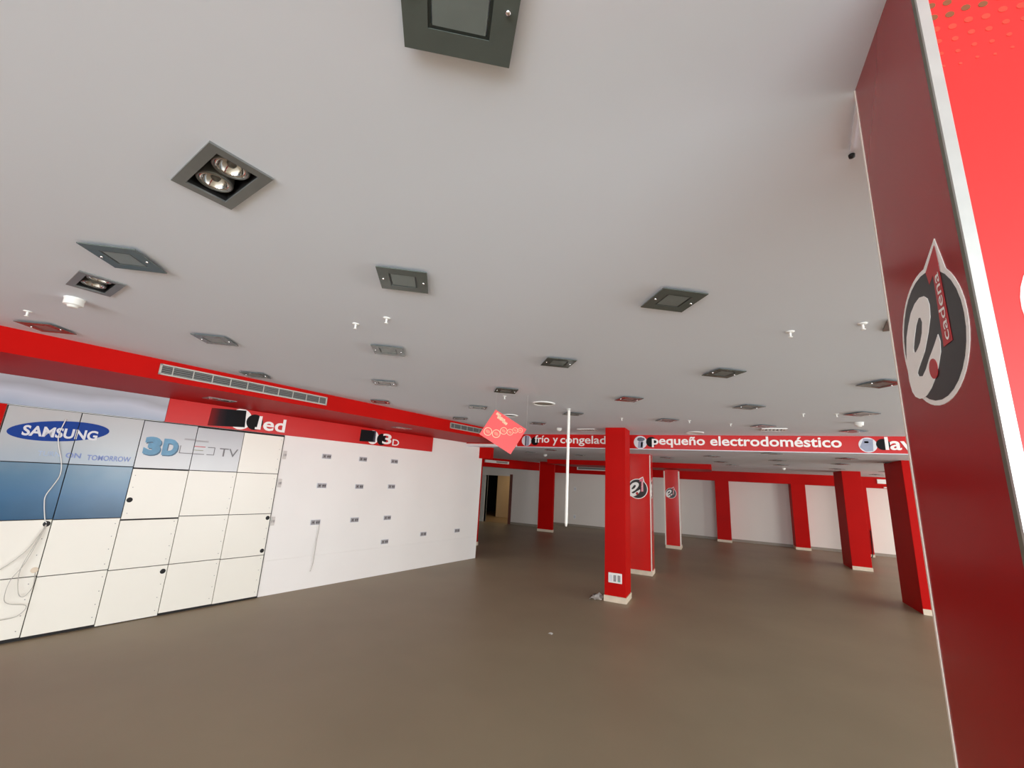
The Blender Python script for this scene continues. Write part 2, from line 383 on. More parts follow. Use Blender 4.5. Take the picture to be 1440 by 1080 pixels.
def logo(parent, pl, simple=False, strip=M_logored):
    """round black badge with a white rim and a speech-bubble peak, white e, red comma, upright red strip lettered cadena"""
    def rim(r, tip):
        pts = []
        for k in range(48):
            a = R(47) + 2*PI*k/48*(1-14/360*0)
            a = R(46) + (R(60) + (2*PI-R(60)))*0 + 2*PI*k/48
            pts.append((0.06+r*math.cos(a), 0.08+r*math.sin(a)))
        keep = [p for p in pts if not (p[1] > 0.08 and 0.20*r < p[0]-0.06 < 0.66*r)]
        i = next(i for i in range(len(keep)) if keep[i][0]-0.06 >= 0.66*r and keep[(i+1) % len(keep)][0]-0.06 <= 0.20*r and keep[i][1] > 0.5) if any(keep[i][0]-0.06 >= 0.66*r and keep[(i+1) % len(keep)][0]-0.06 <= 0.20*r and keep[i][1] > 0.5 for i in range(len(keep))) else None
        if i is None: i = len(keep)-1
        return keep[:i+1] + [tip] + keep[i+1:]
    b = new_obj('logo_rim', poly(bmesh.new(), pl, rim(1.06, (0.64, 1.40)), 0.0, 0.0012), M_letter, parent)
    b['label'] = 'white rim of the round logo with its pointed peak'
    f = new_obj('logo_badge', poly(bmesh.new(), pl, circ(0.06, 0.08, 0.985), 0.0012, 0.0020), M_logoblk, b)
    pk = [(0.25, 1.04), (0.63, 1.30), (0.655, 0.98), (0.44, 0.9), (0.30, 0.82)]
    new_obj('logo_peak', poly(bmesh.new(), pl, pk, 0.0020, 0.0024), strip if not simple else M_logored, b)
    new_obj('logo_letter', poly(bmesh.new(), pl, LOGO_E, 0.0020, 0.0028, [LOGO_H]), M_letter, b)
    new_obj('logo_comma', poly(bmesh.new(), pl, circ(0.0, -0.42, 0.135, 0.155, 20), 0.0028, 0.0034), M_logored, b)
    new_obj('logo_strip', poly(bmesh.new(), pl, [(0.41,-0.20),(0.67,-0.18),(0.655,1.0),(0.47,1.06)], 0.0024, 0.0030), strip, b)
    tb = bmesh.new()
    q = Plane(pl.p(0.545, 0.38), pl.b, -pl.a)       # text runs upwards
    q.n = pl.n
    put_text(tb, q, 'cadena', -0.52, 0.5, -0.085, 0.085, 0.0036, bold=0.006)
    new_obj('logo_lettering', tb, M_letter, b)
def pillar(name, label, x0, x1, y0, y1, zt, m, plinth=0.1, over=0.012, cat='pillar', front=False):
    cx, cy = (x0+x1)/2, (y0+y1)/2
    t = thing(name, label, cat, (cx, cy, 0))
    hx, hy = (x1-x0)/2, (y1-y0)/2
    if front:                                   # stone skirting on the front face only
        new_obj('shaft', box(-hx, hx, -hy, hy, 0.0, zt, 0.004), m, t)
        new_obj('plinth', box(-hx-0.002, hx+over, -hy-over, -hy, 0, plinth, 0.003), M_plinth, t)
        return t, hx, hy
    new_obj('shaft', box(-hx, hx, -hy, hy, plinth, zt, 0.004), m, t)
    new_obj('plinth', box(-hx-over, hx+over, -hy-over, hy+(over if cat == 'pillar' else 0), 0, plinth, 0.004), M_plinth, t)
    return t, hx, hy
P1, hx, hy = pillar('pillar', 'plain red square pillar with a white socket plate low on its front', -1.855, -1.485, 7.995, 8.475, ZC, M_red)
so = new_obj('socket_plate', box(-0.118, 0.118, -0.018, 0, -0.082, 0.082, 0.006), M_plastic, P1, (0.003, -hy, 0.397))
for k, xx in enumerate((-0.072, -0.004, 0.068)):
    o = new_obj('socket_module', box(-0.024, 0.024, -0.004, 0, -0.055, 0.05, 0.003), M_grey if k else M_pale, so, (xx, -0.018, 0))
o = new_obj('indicator', box(-0.01, 0.01, -0.004, 0, -0.01, 0.01), mat('green_plastic', (70, 190, 150), 0.4), so, (0.07, -0.022, -0.045))
o['label'] = 'green indicator of the socket plate'

P2, hx, hy = pillar('logo_pillar', 'glossy red pillar with round e logo, just behind the plain red pillar', -1.90, -1.405, 10.735, 11.185, ZB, M_redgloss)
logo(P2, Plane((-0.065, -hy, 1.905), (0.222, 0, 0), (0, 0, 0.222)), strip=M_pink)
logo(P2, Plane((hx, -0.02, 1.905), (0, 0.18, 0), (0, 0, 0.2)))
for sx in (1,): new_obj('corner_strip', box(sx*hx-0.016, sx*hx+0.004, -hy-0.005, -hy+0.012, 0.1, ZB-0.03), M_strip, P2)
P3, hx, hy = pillar('logo_pillar', 'slim distant glossy red pillar with small e logo between two white corner strips', -1.612, -1.138, 15.87, 16.43, 2.595, M_redgloss)
logo(P3, Plane((-0.04, -hy, 1.79), (0.165, 0, 0), (0, 0, 0.165)))
for sx in (-1, 1): new_obj('corner_strip', box(sx*hx-0.02, sx*hx+0.02, -hy-0.006, -hy+0.02, 0.1, 2.55), M_strip, P3)
PA, hx, hy = pillar('pillar', 'plain red pillar with a dark left side, half hidden by the large near pillar', 3.29, 3.78, 10.765, 11.75, ZB, M_red, front=True)
PB, hx, hy = pillar('pillar', 'plain red pillar on a pale plinth standing before the right of the far wall', 3.41, 3.865, 15.79, 16.8, ZB, M_red, front=True)
pillar('pillar', 'thin red pillar edge directly behind the end of the white left wall', -7.0, -6.53, 11.4, 11.68, ZB, M_red)
def pilaster(label, x0, x1, y0, y1, zt): return pillar('pilaster', label, x0, x1, y0, y1, zt, M_red, 0.09, 0.01, 'pilaster')
pilaster('red pilaster right of the doorway, left of the hanging white pole', -6.58, -5.94, 16.6, 16.72, ZB-0.002)
pilaster('first red pilaster on the far wall right of the slim logo pillar', -0.03, 0.475, YH-0.02, YF-0.004, 2.372)
pilaster('second red pilaster on the far wall, between two white wall bays', 2.60, 3.06, YH-0.02, YF-0.004, 2.372)
pilaster('red pilaster of the far wall peeking out right of the plain pillar', 4.62, 4.90, YH-0.02, YF-0.004, 2.372)

# the large pillar right beside the camera
NX0, NX1, NY0, NY1 = 0.379, 0.80, 0.85, 1.190
NP = thing('logo_pillar', 'large near red pillar at the right edge with big e logo and aluminium corner', 'pillar', (0.59, 1.02, 0))
lx0, lx1, ly0, ly1 = NX0-0.59, NX1-0.59, NY0-1.02, NY1-1.02
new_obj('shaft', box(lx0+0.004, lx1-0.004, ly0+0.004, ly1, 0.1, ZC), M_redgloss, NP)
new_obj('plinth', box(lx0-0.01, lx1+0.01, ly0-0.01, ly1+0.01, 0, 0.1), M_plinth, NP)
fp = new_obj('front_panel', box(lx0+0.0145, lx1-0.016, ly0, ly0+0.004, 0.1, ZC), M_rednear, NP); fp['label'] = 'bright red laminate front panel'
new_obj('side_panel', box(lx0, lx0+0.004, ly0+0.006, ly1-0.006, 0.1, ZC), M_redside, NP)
cp = bmesh.new(); bx(cp, lx0-0.0015, lx0+0.0145, ly0-0.003, ly0+0.003, 0.1, ZC)
cn = new_obj('corner_profile', cp, M_alu, NP); cn['label'] = 'wide brushed aluminium corner profile'
new_obj('profile_lip', box(lx0-0.0015, lx0+0.003, ly0+0.003, ly0+0.013, 0.1, ZC), M_alud, NP)
new_obj('corner_strip', box(lx0-0.0015, lx0+0.003, ly1-0.005, ly1+0.001, 0.1, ZC), M_strip, NP)
logo(NP, Plane((lx0, 1.014-1.02, 2.293), (0, -0.121, 0), (0, 0, 0.123)))
logo(NP, Plane((0.5475-0.59, ly0, 2.281), (0.123, 0, 0), (0, 0, 0.123)))
# half-tone dots at the top of the front panel
db, dbs = bmesh.new(), bmesh.new()
pl = Plane((0, ly0, 0), (1, 0, 0), (0, 0, 1))
for i in range(17):
    for j in range(13):
        x = 0.3965+0.0215*i; z = 2.885-0.0272*j + 0.1085 - 0.004*(i % 2)
        r = 0.0064*min(1.0, (z-2.69)/0.15)
        if r < 0.0022 or x > 0.77 or z > 3.03: continue
        tgt = db if z > 2.835 else dbs
        poly(tgt, pl, circ(x-0.59, z, r, n=10), 0.0, 0.0006)
o = new_obj('dot_pattern', db, M_dots, NP); o['kind'] = 'stuff'
o = new_obj('faded_dot_pattern', dbs, M_dots2, NP); o['kind'] = 'stuff'

# ------------------------------------------------------------------ left wall: panel display, header boards, sockets, cables
disp = thing('panel_display', 'grid of cream panels with printed sky-blue and silver panels on the left wall', 'wall display', tuple(W0), ROTW)
UC = [-3.03, -2.443, -1.847, -1.240, -0.624, -0.014]
ZR = [[0.035, 0.655, 1.262, 1.885, 2.494], [0.030, 0.645, 1.255, 1.882, 2.492], [0.006, 0.632, 1.232, 1.872, 2.487], [0.028, 0.632, 1.250, 1.868, 2.474], [0.024, 0.624, 1.246, 1.866, 2.472]]
new_obj('backing', box(-3.03, 0.002, -0.010, 0.008, 0.0, 2.495), M_dark, disp)
pl3 = Plane((0, -0.030, 0), (1, 0, 0), (0, 0, 1))
scr = lathe([(0.0, -0.001), (0.0052, -0.001), (0.0052, 0.0015), (0.0, 0.0015)], 8)
for v in scr.verts: v.co = Vector((v.co.x, -v.co.z, v.co.y))
scr_me = None
panels = {}
for c in range(5):
    for r in range(4):
        m = M_cream
        lab = None
        if r == 3 and c < 2: m = M_grad_grey; lab = 'pale sky print panel carrying half of the blue oval sign'
        elif r == 2 and c < 2: m = M_grad_blue; lab = 'blue sky print panel'
        elif r == 3 and c in (2, 3): m = M_grad_tv; lab = 'silver print panel with television lettering'
        g = 0.0045
        z0, z1 = ZR[c][r], ZR[c][r+1]
        if c == 2 and r in (2, 1): z1 -= 0.010
        p = new_obj('panel', box(UC[c]+g, UC[c+1]-g, -0.030, -0.008, z0+g, z1-g, 0.0015), m, disp)
        if lab: p['label'] = lab
        panels[(c, r)] = p
        if m is M_cream:
            for k in range(4):
                if scr_me is None:
                    s = new_obj('screw', scr, M_grey, p); scr_me = s.data
                else:
                    s = bpy.data.objects.new('screw', scr_me); COL.objects.link(s); s.parent = p
                side = UC[c]+0.045 if (c, r) == (2, 2) else UC[c+1]-0.042
                s.location = (side + random.uniform(-.006, .006), -0.030, z0 + 0.08 + 0.155*k + random.uniform(-.012, .012))
def grommet(c, r, u, z, m=M_black, label=None):
    b = lathe([(0.0, 0.004), (0.024, 0.004), (0.030, 0.002), (0.032, -0.002)], 20)
    for v in b.verts: v.co = Vector((v.co.x, -v.co.z, v.co.y))
    o = new_obj('cable_grommet', b, m, panels[(c, r)], (u, -0.030, z))
    if label: o['label'] = label
grommet(2, 2, -1.805, 1.471); grommet(0, 1, -2.481, 1.213); grommet(0, 1, -2.475, 0.722, M_plinth, 'beige capped cable grommet')
grommet(2, 0, -1.286, 0.553); grommet(4, 1, -0.057, 1.181); grommet(4, 1, -0.057, 0.690)
# prints on the panels, split at the seam where they cross it
def clip_side(bm, x, keep_right):
    geom = bm.verts[:]+bm.edges[:]+bm.faces[:]
    bmesh.ops.bisect_plane(bm, geom=geom, plane_co=(x, 0, 0), plane_no=(1, 0, 0), clear_outer=not keep_right, clear_inner=keep_right)
    return bm
for c, right in ((0, False), (1, True)):
    b = clip_side(poly(bmesh.new(), pl3, circ(-2.575, 2.255, 0.415, 0.118, 48, R(6.5)), 0.0, 0.0012), UC[1]+(0.0035 if right else -0.0035), right)
    ov = new_obj('oval_print', b, M_bluelogo, panels[(c, 3)])
    tb = put_text(bmesh.new(), pl3, 'SAMSUNG', -2.875, -2.258, 2.175, 2.292, 0.0022, bold=0.03)
    clip_side(tb, UC[1]+(0.0035 if right else -0.0035), right)
    new_obj('lettering', tb, M_pale, panels[(c, 3)])
tb = put_text(bmesh.new(), pl3, 'TURN', -2.71, -2.53, 1.962, 2.018, 0.0014, bold=0.01); new_obj('faded_lettering', tb, M_violetf, panels[(0, 3)])
for c, right in ((0, False), (1, True)):
    tb = put_text(bmesh.new(), pl3, 'ON', -2.485, -2.355, 1.955, 2.015, 0.0014, bold=0.02); clip_side(tb, UC[1]+(0.0035 if right else -0.0035), right)
    new_obj('lettering', tb, M_violet, panels[(c, 3)])
tb = put_text(bmesh.new(), pl3, 'TOMORROW', -2.30, -1.893, 1.940, 2.004, 0.0014, bold=0.02); new_obj('lettering', tb, M_violet, panels[(1, 3)])
# chunky 3D lettering
for off, h, m, nm in ((0.014, 0.001, M_cyand, 'lettering_shadow'), (0.0, 0.0018, M_cyan, 'lettering')):
    tb = put_text(bmesh.new(), pl3, '3', -1.795+off, -1.615+off, 2.045-off, 2.285-off, h, bold=0.07)
    put_text(tb, pl3, 'D', -1.595+off, -1.425+off, 2.055-off, 2.275-off, h+0.0002, bold=0.07)
    new_obj(nm, tb, m, panels[(2, 3)])
def bars(lst, m, panel, nm='line_lettering'):
    b = bmesh.new()
    for x0, x1, z0, z1 in lst: poly(b, pl3, [(x0, z0), (x1, z0), (x1, z1), (x0, z1)], 0.0, 0.0012)
    return new_obj(nm, b, m, panel)
bars([(-1.402, -1.392, 2.10, 2.20), (-1.402, -1.245, 2.093, 2.103)], M_greyp, panels[(2, 3)])
bars([(-1.235, -1.10, 2.093, 2.103), (-1.07, -0.975, 2.093, 2.103), (-1.07, -0.975, 2.197, 2.207), (-0.985, -0.975, 2.093, 2.207)], M_greyp, panels[(3, 3)])
bars([(-1.235, -1.10, 2.197, 2.207)], M_redp, panels[(3, 3)]); bars([(-1.235, -1.12, 2.145, 2.156)], M_olive, panels[(3, 3)])
tb = put_text(bmesh.new(), pl3, 'TV', -0.915, -0.665, 2.085, 2.205, 0.0014); new_obj('lettering', tb, M_greyp, panels[(3, 3)])
bars([(-1.37, -1.245, 2.278, 2.302)], M_faint, panels[(2, 3)], 'worn_print'); bars([(-1.235, -1.075, 2.268, 2.292)], M_faint, panels[(3, 3)], 'worn_print')
# header boards above
hd = tag(new_obj('light_fascia', box(-6.0, -1.645, -0.045, 0.005, 2.503, ZS-0.002), M_header, None, tuple(W0), ROTW), 'white-blue header panel above the printed panels on the left wall', 'fascia')
rs = tag(new_obj('red_side_board', box(-6.0, -3.04, -0.02, 0.005, 0.0, 2.5), M_red, None, tuple(W0), ROTW), 'red wall board at the left picture edge beside the printed panels', 'wall board')
hb = thing('header_sign', 'long red header board on the left wall lettered led and 3D', 'sign', tuple(W0), ROTW)
new_obj('board', box(-1.641, 3.335, -0.045, 0.005, 2.498, ZS-0.002, 0.001), M_sign, hb)
pl4 = Plane((0, -0.045, 0), (1, 0, 0), (0, 0, 1))
def seg_disc(cx, cz, r, x_lo=None, z_hi=None, z_lo=None):
    pts = circ(cx, cz, r, n=48)
    pts = [(max(x, x_lo) if x_lo is not None else x, min(max(z, z_lo if z_lo is not None else -9), z_hi if z_hi is not None else 9)) for x, z in pts]
    out = []
    for p in pts:
        if not out or (abs(p[0]-out[-1][0])+abs(p[1]-out[-1][1])) > 1e-5: out.append(p)
    return out
new_obj('white_disc', poly(bmesh.new(), pl4, seg_disc(-0.72, 2.665, 0.158, z_hi=2.818, z_lo=2.508), 0.0, 0.001), M_letter, hb)
new_obj('screen_picture', poly(bmesh.new(), pl4, [(-1.14, 2.512), (-0.645, 2.548), (-0.665, 2.806), (-1.13, 2.772)], 0.001, 0.0016), M_screen, hb)
new_obj('black_disc', poly(bmesh.new(), pl4, circ(-0.515, 2.645, 0.122, n=40), 0.0016, 0.0024), M_blackg, hb)
tb = bmesh.new(); poly(tb, pl4, [(-0.475, 2.54), (-0.415, 2.54), (-0.415, 2.752), (-0.46, 2.752)], 0.003, 0.006); poly(tb, pl4, [(-0.5, 2.54), (-0.475, 2.54), (-0.475, 2.572), (-0.5, 2.572)], 0.003, 0.006)
put_text(tb, pl4, 'ed', -0.385, -0.035, 2.535, 2.750, 0.006, bold=0.02)
new_obj('lettering', tb, M_letter, hb)
new_obj('white_disc', poly(bmesh.new(), pl4, seg_disc(1.70, 2.650, 0.135, z_hi=2.815), 0.0, 0.001), M_letter, hb)
new_obj('screen_picture', poly(bmesh.new(), pl4, [(1.405, 2.545), (1.765, 2.560), (1.76, 2.780), (1.41, 2.772)], 0.001, 0.0016), M_screen2, hb)
new_obj('black_disc', poly(bmesh.new(), pl4, circ(1.915, 2.630, 0.115, n=40), 0.0016, 0.0024), M_blackg, hb)
tb = bmesh.new(); put_text(tb, pl4, '3', 1.93, 2.155, 2.545, 2.755, 0.006, bold=0.02); put_text(tb, pl4, 'D', 2.185, 2.36, 2.535, 2.665, 0.006, bold=0.01)
new_obj('lettering', tb, M_letter, hb)
# sockets on the white wall
def socket_proto():
    t = thing('wall_socket', '', 'socket', (0, 0, 0), ROTW)
    new_obj('socket_frame', box(-0.092, 0.092, -0.010, 0, -0.045, 0.045, 0.003), M_pale, t)
    a = new_obj('socket_module', box(-0.082, -0.006, -0.013, -0.010, -0.036, 0.036), M_grey, t)
    b = new_obj('socket_module', box(0.002, 0.080, -0.013, -0.010, -0.036, 0.036), M_grey, t)
    for par, x in ((a, -0.044), (b, 0.022), (b, 0.060)):
        q = lathe([(0, 0.001), (0.015, 0.001), (0.015, -0.002)], 12)
        for v in q.verts: v.co = Vector((v.co.x, -v.co.z, v.co.y))
        new_obj('socket_well', q, M_greyd, par, (x, -0.013, 0))
    return t
sp = socket_proto()
SK = [((0.803, 2.207), 'grey socket, first from the left in the top row on the white wall'),
      ((1.567, 2.209), 'grey socket, second from the left in the top row on the white wall'),
      ((2.330, 2.214), 'grey socket, right end of the top row on the white wall'),
      ((0.791, 1.693), 'grey socket, first from the left in the second row on the white wall'),
      ((1.562, 1.691), 'grey socket, middle of the second row on the white wall'),
      ((2.328, 1.703), 'grey socket, right end of the second row on the white wall'),
      ((0.775, 1.072), 'grey socket in the third row with two thin cables hanging from it'),
      ((1.552, 1.079), 'grey socket, middle of the third row on the white wall'),
      ((2.312, 1.087), 'grey socket, right end of the third row on the white wall'),
      ((2.313, 0.627), 'low grey socket just above the wall joint, left one of three'),
      ((3.342, 0.704), 'low grey socket just above the wall joint, middle one of three'),
      ((4.432, 0.708), 'low grey socket just above the wall joint, nearest the wall end'),
      ((0.055, 2.177), 'upper pale socket close against the right edge of the cream panels'),
      ((0.050, 1.720), 'middle pale socket close against the right edge of the cream panels'),
      ((0.045, 1.125), 'lowest pale socket close against the right edge of the cream panels')]
for i, ((u, z), lab) in enumerate(SK):
    x, y = wl(u, 0.0)
    o = sp if i == 0 else copy_tree(sp, (0, 0, 0), ROTW)
    o.location = (x, y, z); o['label'] = lab; o['group'] = 'sockets on the white left wall'
    if i >= 12:
        o.scale = (0.30, 1, 1.5)
        for ch in o.children_recursive:
            ch.material_slots[0].link = 'OBJECT'; ch.material_slots[0].material = M_grey if ch.name.startswith('socket_well') else M_palesock
def wcable(name, pts, r, m, label, off=0.012):
    P = []
    for i, p in enumerate(pts):
        u, z = p[:2]; q = W0 + WU*u + WN*(0.030 + (p[2] if len(p) > 2 else off)); P.append((q.x, q.y, z))
    return tag(new_obj(name, tube(P, r), m), label, 'cable')
wcable('cable', [(-2.566, 2.40), (-2.588, 2.224), (-2.569, 2.101), (-2.505, 1.901), (-2.487, 1.756), (-2.516, 1.642), (-2.554, 1.524), (-2.544, 1.422), (-2.507, 1.266), (-2.484, 1.222, 0.0)], 0.0048, M_cable, 'white cable running down across the printed panels into the black grommet')
wcable('cable', [(-2.484, 1.210, 0.0), (-2.497, 1.16, 0.02), (-2.57, 0.967, 0.03), (-2.66, 0.84, 0.03), (-2.80, 0.70, 0.02)], 0.0035, M_cableg, 'thin cable slanting left from the black grommet')
wcable('cable', [(-2.480, 1.205, 0.0), (-2.493, 1.15, 0.03), (-2.566, 0.819, 0.05), (-2.640, 0.65, 0.05), (-2.647, 0.474, 0.05), (-2.599, 0.409, 0.05), (-2.473, 0.372, 0.05), (-2.485, 0.303, 0.05), (-2.553, 0.262, 0.05), (-2.70, 0.255, 0.04)], 0.0035, M_cableg, 'thin cable hanging in the lowest loop below the black grommet')
wcable('cable', [(-2.488, 1.205, 0.0), (-2.50, 1.15, 0.02), (-2.534, 1.001, 0.04), (-2.588, 0.749, 0.04), (-2.560, 0.528, 0.04), (-2.510, 0.461, 0.04), (-2.457, 0.549, 0.03), (-2.464, 0.700, 0.0)], 0.0035, M_cableg, 'thin cable looping from the black grommet up to the beige cap')
wcable('cable', [(0.851, 1.045, -0.02), (0.848, 0.95, -0.01), (0.839, 0.712, -0.012), (0.835, 0.424, -0.012), (0.806, 0.291, -0.005), (0.790, 0.282, 0.005)], 0.004, M_cableg, 'longer thin cable hanging from the third-row socket')
wcable('cable', [(0.80, 1.035, -0.02), (0.812, 0.90, -0.01), (0.80, 0.70, -0.012), (0.790, 0.56, -0.012), (0.793, 0.44, -0.005)], 0.003, M_cable, 'shorter white cable hanging from the third-row socket')

# ------------------------------------------------------------------ air grilles and soffit lights on the left soffit
def grille(u0, u1, z0, z1, ndiv, label):
    cu = (u0+u1)/2; x, y = sl(cu); t = thing('air_grille', label, 'air vent', (x, y, (z0+z1)/2), ROTS)
    L, H = (u1-u0)/2, (z1-z0)/2
    new_obj('duct_mouth', box(-L+0.01, L-0.01, -0.003, 0.0, -H+0.01, H-0.01), M_dark, t)
    f = bmesh.new(); bx(f, -L, L, -0.014, 0, H-0.016, H); bx(f, -L, L, -0.014, 0, -H, -H+0.016); bx(f, -L, -L+0.02, -0.014, 0, -H, H); bx(f, L-0.02, L, -0.014, 0, -H, H)
    new_obj('frame', f, M_vent, t)
    for k in range(4):
        zz = -H+0.028+k*(2*H-0.046)/3.4
        b = bmesh.new(); bx(b, -L+0.02, L-0.02, -0.010, -0.004, zz-0.007, zz+0.007)
        for v in b.verts: v.co.z += (v.co.y+0.007)*0.8
        new_obj('blade', b, M_ventd, t)
    for k in range(ndiv):
        xx = -L+0.12+k*(2*L-0.24)/(ndiv-1)
        new_obj('divider', box(xx-0.005, xx+0.005, -0.013, -0.003, -H+0.016, H-0.016), M_vent, t)
grille(1.13, 3.095, 2.880, 2.998, 10, 'long metal air grille on the red soffit above the led sign')
grille(5.737, 7.35, 2.890, 3.005, 8, 'short metal air grille at the far end of the red soffit beside the hanging card')

# ------------------------------------------------------------------ ceiling fittings
RZP = R(34.9)
def plate_proto():
    t = thing('glass_downlight', '', 'ceiling light', (0, 0, 0), RZP)
    new_obj('housing', box(-0.062, 0.062, -0.062, 0.062, -0.012, 0.0), M_steel, t)
    f = bmesh.new(); ring_frame(f, 0.262, 0.262, 0.058, -0.018, -0.012)
    new_obj('glass_frame', f, M_glass, t)
    g = bmesh.new(); ring_frame(g, 0.146, 0.146, 0.008, -0.0165, -0.0125); new_obj('groove', g, M_groove, t)
    new_obj('glass_centre', box(-0.063, 0.063, -0.065, 0.065, -0.0162, -0.0122), M_glassin, t)
    for sx in (-1, 1):
        k = lathe([(0.006, -0.018), (0.006, -0.023), (0.0, -0.025)], 12, sx*0.108, 0.0); new_obj('chrome_knob', k, M_chrome, t)
    return t
pp = plate_proto()
PL = [(-0.463, 0.583, 'large square glass downlight cut off by the top picture edge'),
      (-2.79, 0.94, 'square glass downlight above the small twin spotlight and smoke detector at the left'),
      (-5.06, 1.34, 'reddish square downlight at the far left, close to the red soffit edge'),
      (-1.50, 1.65, 'square glass downlight above the pair of sprinklers, upper middle of the picture'),
      (-0.17, 2.37, 'square glass downlight, the large one right of the ceiling centre'),
      (-3.86, 2.02, 'square glass downlight up and left of the long air grille, second in its column'),
      (-2.53, 2.70, 'square glass downlight just below the pair of sprinklers'),
      (-1.22, 3.43, 'square glass downlight halfway between the large one and the hanging red card'),
      (0.11, 4.13, 'square glass downlight below and right of the large one at the ceiling centre right'),
      (1.42, 4.84, 'square glass downlight nearest the big logo on the near pillar'),
      (-4.87, 3.06, 'square glass downlight hard against the soffit above the middle of the long grille'),
      (-3.53, 3.77, 'square glass downlight third down from the middle pair of sprinklers'),
      (-2.24, 4.45, 'square glass downlight with a sprinkler below it, above the hanging red card'),
      (-0.92, 5.21, 'reddish square downlight above the plain red pillar'),
      (0.42, 5.95, 'square glass downlight above the middle of the small-appliance sign, upper one'),
      (1.71, 6.63, 'square glass downlight above the round washing machine picture, upper one'),
      (-4.57, 4.84, 'small reddish downlight touching the soffit right of the long grille end'),
      (-3.24, 5.51, 'small square downlight directly up and left of the hanging red card'),
      (-1.96, 6.26, 'square downlight behind the top end of the hanging white pole'),
      (-0.65, 7.03, 'square downlight up and right of the plain red pillar, above the coffee maker picture'),
      (0.73, 7.78, 'square downlight just above the white ceiling diffuser over the small-appliance sign'),
      (2.03, 8.40, 'square downlight right above the red sign between smoke detector and washing machine picture'),
      (-4.22, 6.56, 'small dark downlight just above the short air grille'),
      (-2.97, 7.30, 'small dark downlight right of the hanging red card, above the fridge sign')]
for i, (x, y, lab) in enumerate(PL):
    o = pp if i == 0 else copy_tree(pp, (x, y, ZC), RZP)
    o.location = (x, y, ZC); o['label'] = lab; o['group'] = 'square glass downlights on the main ceiling'
PB_ = [(-0.05, 10.81, 'dark downlight on the low back ceiling, right behind the sign above the first far pilaster'),
       (0.16, 12.91, 'dark downlight on the low back ceiling above the end of the red soffit box'),
       (0.48, 14.35, 'faint downlight on the low back ceiling nearest the end of the red soffit box'),
       (1.01, 9.62, 'downlight on the low back ceiling half hidden by the bottom of the red sign'),
       (1.33, 11.69, 'dark downlight on the low back ceiling, upper of the three above the second pilaster'),
       (1.62, 13.57, 'dark downlight on the low back ceiling, right by the white detector'),
       (2.37, 10.48, 'downlight on the low back ceiling below the o of the small-appliance sign'),
       (2.67, 12.36, 'downlight on the low back ceiling, up left of the plain pillar before the far wall'),
       (3.07, 14.65, 'faint downlight on the low back ceiling just above that far plain pillar top'),
       (3.29, 11.42, 'downlight on the low back ceiling touching the half hidden pillar'),
       (4.34, 15.31, 'downlight on the low back ceiling above the white air conditioner at the right'),
       (4.64, 17.35, 'farthest downlight on the low back ceiling, right of the far plain pillar'),
       (-1.11, 11.73, 'downlight on the low back ceiling between both logo pillars'),
       (-3.67, 9.94, 'downlight on the low back ceiling left of the hanging pole, under the fridge sign'),
       (-4.66, 11.01, 'faint downlight on the low back ceiling right of the tip of the red card'),
       (-3.48, 11.82, 'faint downlight on the low back ceiling right of the hanging pole')]
for x, y, lab in PB_:
    o = copy_tree(pp, (x, y, ZB), RZP); o['label'] = lab; o['group'] = 'square downlights on the low back ceiling'
def twin_proto():
    t = thing('twin_spotlight', '', 'ceiling light', (0, 0, 0), R(-9.5))
    f = bmesh.new(); ring_frame(f, 0.354, 0.21, 0.036, -0.008, 0.0); new_obj('bezel', f, M_steel, t)
    w = bmesh.new()
    bx(w, -0.145, 0.145, -0.075, 0.075, 0.13, 0.135); bx(w, -0.145, -0.141, -0.075, 0.075, -0.001, 0.13); bx(w, 0.141, 0.145, -0.075, 0.075, -0.001, 0.13)
    bx(w, -0.141, 0.141, -0.075, -0.071, -0.001, 0.13); bx(w, -0.141, 0.141, 0.071, 0.075, -0.001, 0.13)
    new_obj('recess_box', w, M_black, t)
    for sx in (-1, 1):
        cx = sx*0.070
        g = lathe([(0.060, 0.06), (0.062, 0.014), (0.058, 0.009), (0.054, 0.010), (0.052, 0.014)], 28, cx, 0)
        lp = new_obj('lamp_ring', g, M_steel, t)
        bowl = lathe([(0.052, 0.014), (0.047, 0.028), (0.036, 0.044), (0.020, 0.056), (0.0, 0.060)], 28, cx, 0); new_obj('reflector', bowl, M_chrome, lp)
        cap = lathe([(0.016, 0.052), (0.017, 0.030), (0.012, 0.022), (0.0, 0.020)], 16, cx, 0); new_obj('bulb_cap', cap, M_steel, lp)
        ri = lathe([(0.050, 0.0145), (0.046, 0.012), (0.043, 0.0145)], 28, cx, 0); new_obj('glass_rim', ri, M_chrome, lp)
    return t
tp = twin_proto()
for i, (x, y, rz, _) in enumerate(TWIN):
    o = tp if i == 0 else copy_tree(tp, (x, y, ZC), rz)
    o.location = (x, y, ZC); o.rotation_euler = (0, 0, rz)
    o['group'] = 'recessed twin spotlights'
    o['label'] = ['large recessed twin spotlight at the upper left of the ceiling', 'small recessed twin spotlight above the smoke detector at the left', 'dark recessed spotlight mostly hidden behind the near logo pillar'][i]
